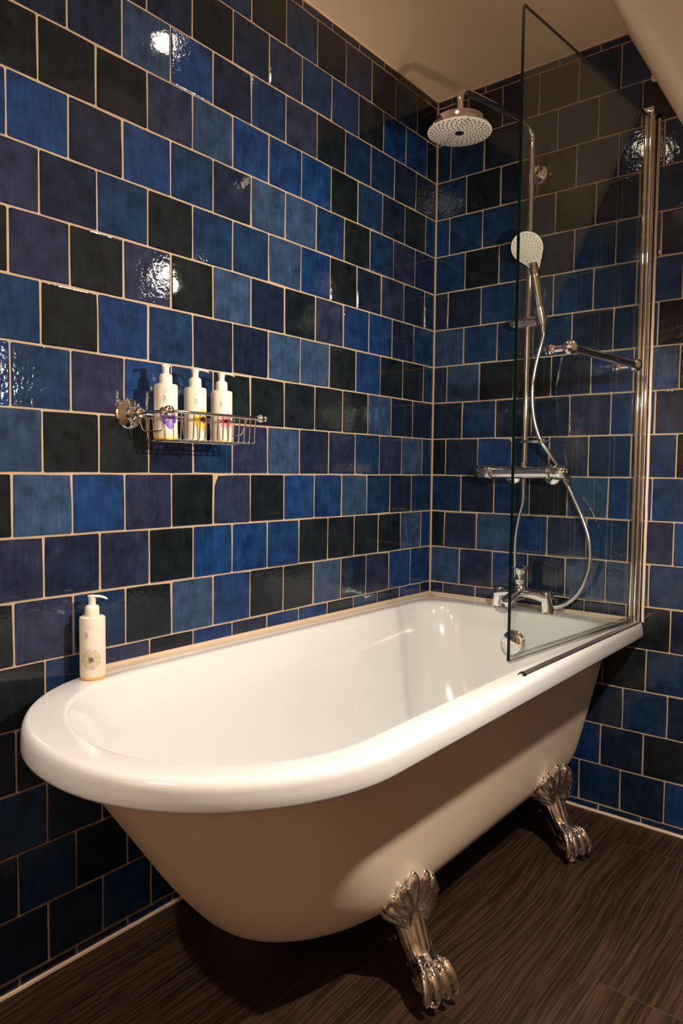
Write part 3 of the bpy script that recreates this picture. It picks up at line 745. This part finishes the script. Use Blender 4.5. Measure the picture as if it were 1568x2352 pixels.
# ------------------------------------------------------------------ pump bottles
def pump_bottle(loc, label, group, amber, head_deg, face_deg, flower, R=.0270, H=.128):
    bt = empty('pump_bottle', loc, label, 'bottle', group)
    b = Vector(loc); X = lambda prof: [(r, h) for r, h in prof]
    body = MB().lathe([(R*.985, .0072), (R, .0085), (R, H-.005), (R*.97, H-.001), (R*.86, H+.0005), (.0150, H+.001), (.0150, H+.003), (0, H+.003)], b, (0, 0, 1), 48).build('bottle_body', M_BOT, bt, 35)
    MB().lathe([(0, 0), (R*.90, 0), (R*.97, .0015), (R*.99, .004), (R*.985, .0073), (0, .0073)], b, (0, 0, 1), 48).build('clear_base', amber, bt, 40)
    MB().lathe([(0, H+.001), (.0145, H+.001), (.0150, H+.003), (.0146, H+.021), (.0125, H+.024), (.0090, H+.0255), (0, H+.0255)], b, (0, 0, 1), 36).build('collar', M_CAP, bt, 35)
    hz = H+.0255
    pm = MB().lathe([(0, hz-.002), (.0078, hz-.002), (.0078, hz+.010), (.0090, hz+.016), (.0100, hz+.0185), (.0098, hz+.0205), (.006, hz+.0215), (0, hz+.022)], b, (0, 0, 1), 28)
    a = radians(head_deg); dx, dy = cos(a), sin(a); R_ = []
    for t, zc, hw, hh in ((0, .0180, .0085, .0030), (.012, .0190, .0078, .0028), (.020, .0182, .0066, .0026), (.028, .0158, .0054, .0024), (.0325, .0135, .0045, .0020)):
        R_.append([(b.x+dx*t-dy*hw*cos(q), b.y+dy*t+dx*hw*cos(q), b.z+hz+zc+hh*sin(q)) for q in [2*pi*k/14 for k in range(14)]])
    pm.loft(R_, True, True); pm.build('pump_head', M_CAP, bt, 45)
    # printed label, wrapped on the cylinder: u along the girth, v height above the base
    f0 = radians(face_deg)
    def wrap(u, v, off=.0003):
        t = f0+u/R; return (b.x+(R+off)*cos(t), b.y+(R+off)*sin(t), b.z+v)
    def ink(name, polys, m, off=.0003):
        mb = MB()
        for P in polys:
            mb.bm.faces.new([mb.bm.verts.new(wrap(u, v, off)) for u, v in P])
        bmesh.ops.triangulate(mb.bm, faces=mb.bm.faces)
        me = mb.mesh(name, bt.location, recalc=False)
        return link(name, me, m, bt, None)
    def stroke(pts, wd):
        out = []
        for (a0, b0), (a1, b1) in zip(pts, pts[1:]):
            L_ = math.hypot(a1-a0, b1-b0) or 1e-9; nx, ny = -(b1-b0)/L_*wd/2, (a1-a0)/L_*wd/2
            out.append([(a0+nx, b0+ny), (a0-nx, b0-ny), (a1-nx, b1-ny), (a1+nx, b1+ny)])
        return out
    # emblem: an open B whose stem is broken
    e0, e1 = -.0125, H*.70; w_, h_ = .0062, .0102
    bowl = lambda cy, r, rx: [(e0+w_*.30+rx*cos(t), cy+r*sin(t)) for t in [pi/2-pi*k/10 for k in range(11)]]
    S1 = [(e0, e1+h_), (e0+w_*.30, e1+h_)]+bowl(e1+h_*.76, h_*.24, w_*.50)+[(e0+w_*.18, e1+h_*.52)]
    S2 = [(e0+w_*.30, e1+h_*.52)]+bowl(e1+h_*.26, h_*.26, w_*.66)+[(e0, e1)]
    S3 = [(e0, e1), (e0, e1+h_*.38), (e0+w_*.22, e1+h_*.30)]; S4 = [(e0, e1+h_), (e0, e1+h_*.80)]
    ink('printed_emblem', stroke(S1, .0008)+stroke(S2, .0008)+stroke(S3, .0007)+stroke(S4, .0007), M_INK, .0004)
    # wordmark under the emblem, in strokes
    GL_ = {'B': [[(0,0),(0,1),(.5,1),(.6,.75),(.5,.52),(0,.52)], [(.5,.52),(.65,.25),(.5,0),(0,0)]], 'R': [[(0,0),(0,1),(.5,1),(.6,.75),(.5,.5),(0,.5)], [(.25,.5),(.6,0)]],
           'A': [[(0,0),(.3,1),(.6,0)], [(.12,.35),(.48,.35)]], 'M': [[(0,0),(0,1),(.35,.3),(.7,1),(.7,0)]], 'L': [[(0,1),(0,0),(.5,0)]],
           'E': [[(.5,1),(0,1),(0,0),(.5,0)], [(0,.5),(.42,.5)]], 'Y': [[(0,1),(.3,.5),(.6,1)], [(.3,.5),(.3,0)]]}
    ps = []
    for k, ch in enumerate('BRAMLEY'):
        for sgm in GL_[ch]: ps += stroke([(e0+.0013*k*1.25+x_*.0012, e1-.0042+y_*.0017) for x_, y_ in sgm], .00028)
    ink('printed_wordmark', ps, M_GREYINK)
    # three rows of very small print above
    ps = []; rr = random.Random(len(label))
    for row, (nw, zz) in enumerate(((10, H*.895), (22, H*.865), (25, H*.838))):
        for k in range(nw):
            if rr.random() < .14: continue
            u_ = e0+k*.00115; hh = rr.uniform(.0007, .0011)
            ps += stroke([(u_, zz), (u_, zz+hh)], .00035)+stroke([(u_, zz+hh*rr.choice((0, .5, 1))), (u_+.0007, zz+hh*rr.choice((0, .5, 1)))], .00028)
    ink('small_print', ps, M_GREYINK)
    flower(ink, stroke, H, R)
    return bt
def petal(cu, cv, ang, L_, W_, n=7):
    # a leaf shape cut into narrow quads so that it follows the round bottle
    rows = []; m = 4 if W_ > .004 else (2 if W_ > .0015 else 1)
    for k in range(n+1):
        t = k/n; hw = max(W_*sin(pi*min(1, t*.97+.03))**.7, .0001)
        rows.append([(cu+L_*t*cos(ang)-y_*sin(ang), cv+L_*t*sin(ang)+y_*cos(ang)) for y_ in [hw*(2*q/m-1) for q in range(m+1)]])
    return [[a[q], b[q], b[q+1], a[q+1]] for a, b in zip(rows, rows[1:]) for q in range(m)]
def sub_blob(cu, cv, r, rnd, n=14, j=.12):
    rim = [(cos(2*pi*k/n)*(1+rnd.uniform(-j, j)), sin(2*pi*k/n)*(1+rnd.uniform(-j, j))) for k in range(n)]; out = []
    P = lambda f, k: (cu+r*f*rim[k % n][0], cv+r*f*rim[k % n][1])
    for f0, f1 in ((.02, .34), (.34, .67), (.67, 1)):
        out += [[P(f0, k), P(f1, k), P(f1, k+1), P(f0, k+1)] for k in range(n)]
    return out
M_PUR = mat('violet_print', srgb('#4a2f9e'), .5, tint=(160, .9, srgb('#7d5bc0')))
M_PUR2 = mat('pale_violet_print', srgb('#8f79c4'), .5, tint=(200, .8, srgb('#5b2c86')))
M_DPUR = mat('deep_violet_print', srgb('#2c1458'), .5)
M_YEL = mat('orange_yellow_print', srgb('#f5a51a'), .5, tint=(170, .7, srgb('#f7bb35')))
M_BRN = mat('brown_print', srgb('#5e1d14'), .5)
M_PNK = mat('pink_print', srgb('#b8405c'), .5, tint=(260, .8, srgb('#d77f92')))
M_DRED = mat('dark_red_print', srgb('#5a1a2e'), .5)
M_STR = mat('straw_print', srgb('#b99a55'), .5)
M_STR2 = mat('olive_print', srgb('#6d6340'), .5)
def fl_violet(ink, stroke, H, R):
    c = (.0005, H*.40); A, B2, D = [], [], []
    for ang, L_, W_ in ((2.2, .024, .0105), (.8, .025, .0090), (3.5, .022, .0090), (4.9, .029, .0105), (5.8, .024, .0085), (4.1, .020, .0085)):
        A += petal(*c, ang, L_, W_)
    for ang, L_, W_ in ((2.5, .020, .0060), (.6, .018, .0040), (3.8, .018, .005), (5.2, .022, .0055)): B2 += petal(*c, ang, L_, W_)
    for ang in (2.2, 4.9, 5.9): D += petal(*c, ang, .009, .002)
    ink('printed_flower', A, M_PUR, .0003); ink('printed_petal', B2, M_PUR2, .0005); ink('printed_vein', D, M_DPUR, .0007)
def fl_yellow(ink, stroke, H, R):
    c = (.0100, H*.40); A = sum([petal(*c, 2*pi*k/14+.1, .0255+.001*((k*7) % 3), .0072) for k in range(14)], [])
    ink('printed_flower', A, M_YEL, .0003); rr = random.Random(2)
    ink('printed_centre', sub_blob(c[0], c[1], .0085, rr), M_BRN, .0006)
def fl_pink(ink, stroke, H, R):
    c = (.0050, H*.41); A = []
    for k in range(15): A += (petal(*c, 2*pi*k/15+.07, .022+.003*((k*5) % 4)/3, .0022))
    ink('printed_flower', A, M_PNK, .0003)
    ink('printed_centre', sum([petal(*c, 2*pi*k/9, .0105, .0013) for k in range(9)], []), M_DRED, .0006)
def fl_seed(ink, stroke, H, R):
    c = (.0005, H*.34); A, B2 = [], []
    for ring_i in range(8):
        rr = .006+ring_i*.0022; n = 9+ring_i*4
        for k in range(n):
            if (k*13+ring_i*7) % 9 == 0: continue
            t = 2*pi*k/n+ring_i*.35; u_, v_ = c[0]+rr*cos(t), c[1]+rr*sin(t)*1.04; q = petal(u_, v_, t+pi/2+.5, .0028, .0007, 3)
            (A if (k+ring_i) % 3 else B2).extend(q)
    ink('printed_flower', A, M_STR, .0003); ink('printed_seed', B2, M_STR2, .0005)
    rnd = random.Random(4); ink('printed_centre', sum([petal(*c, 2*pi*k/12, .0075, .0008) for k in range(12)], []), M_STR2, .0006)
    ink('printed_eye', sub_blob(c[0], c[1], .0020, rnd), M_INK, .0008)
G_B = 'white pump bottles in the wire basket'
BZ = WZ+.0018
pump_bottle((.075, -1.290, BZ), 'white pump bottle printed with a purple flower, in the wire basket', G_B, M_PALEAMB, -43, -24, fl_violet)
pump_bottle((.075, -1.203, BZ), 'white pump bottle printed with a yellow-orange flower, in the wire basket', G_B, M_BOT, 55, -16, fl_yellow)
pump_bottle((.075, -1.119, BZ), 'white pump bottle printed with a spiky pink flower, in the wire basket', G_B, M_PALEAMB, 58, -24, fl_pink)
pump_bottle((.046, -1.468, RIM), 'white pump bottle with a beige seed-head print standing on the bath rim', None, M_AMBER, 40, -40, fl_seed, .0275, .138)

# ------------------------------------------------------------------ downlights (above the frame; they light the room)
for pos, face, watts, cone, blend, rad, lab in LIGHTS:
    P_, ax = Vector(pos), Vector(face).normalized(); k_ = rad/.028
    t_ = empty('recessed_light', pos, lab, 'recessed light', 'recessed room lamps')
    MB().lathe([(.030*k_, 0), (.045*k_, 0), (.046*k_, .005), (.043*k_, .009), (.032*k_, .009), (.030*k_, .0035)], P_, tuple(ax), 36).build('bezel', M_BEZEL, t_, 40)
    MB().lathe([(0, .0036), (.030*k_, .0036), (.030*k_, .0060), (0, .0060)], P_, tuple(ax), 28).build('lens', M_LENS, t_, 40)
    ld = bpy.data.lights.new('spot', 'SPOT'); ld.energy = watts; ld.color = WARM; ld.spot_size = radians(cone); ld.spot_blend = blend
    ld.shadow_soft_size = rad
    lo = bpy.data.objects.new('lamp', ld); C.objects.link(lo); lo.parent = t_
    lo.location = ax*.014; lo.rotation_euler = ax.to_track_quat('-Z', 'Y').to_euler()
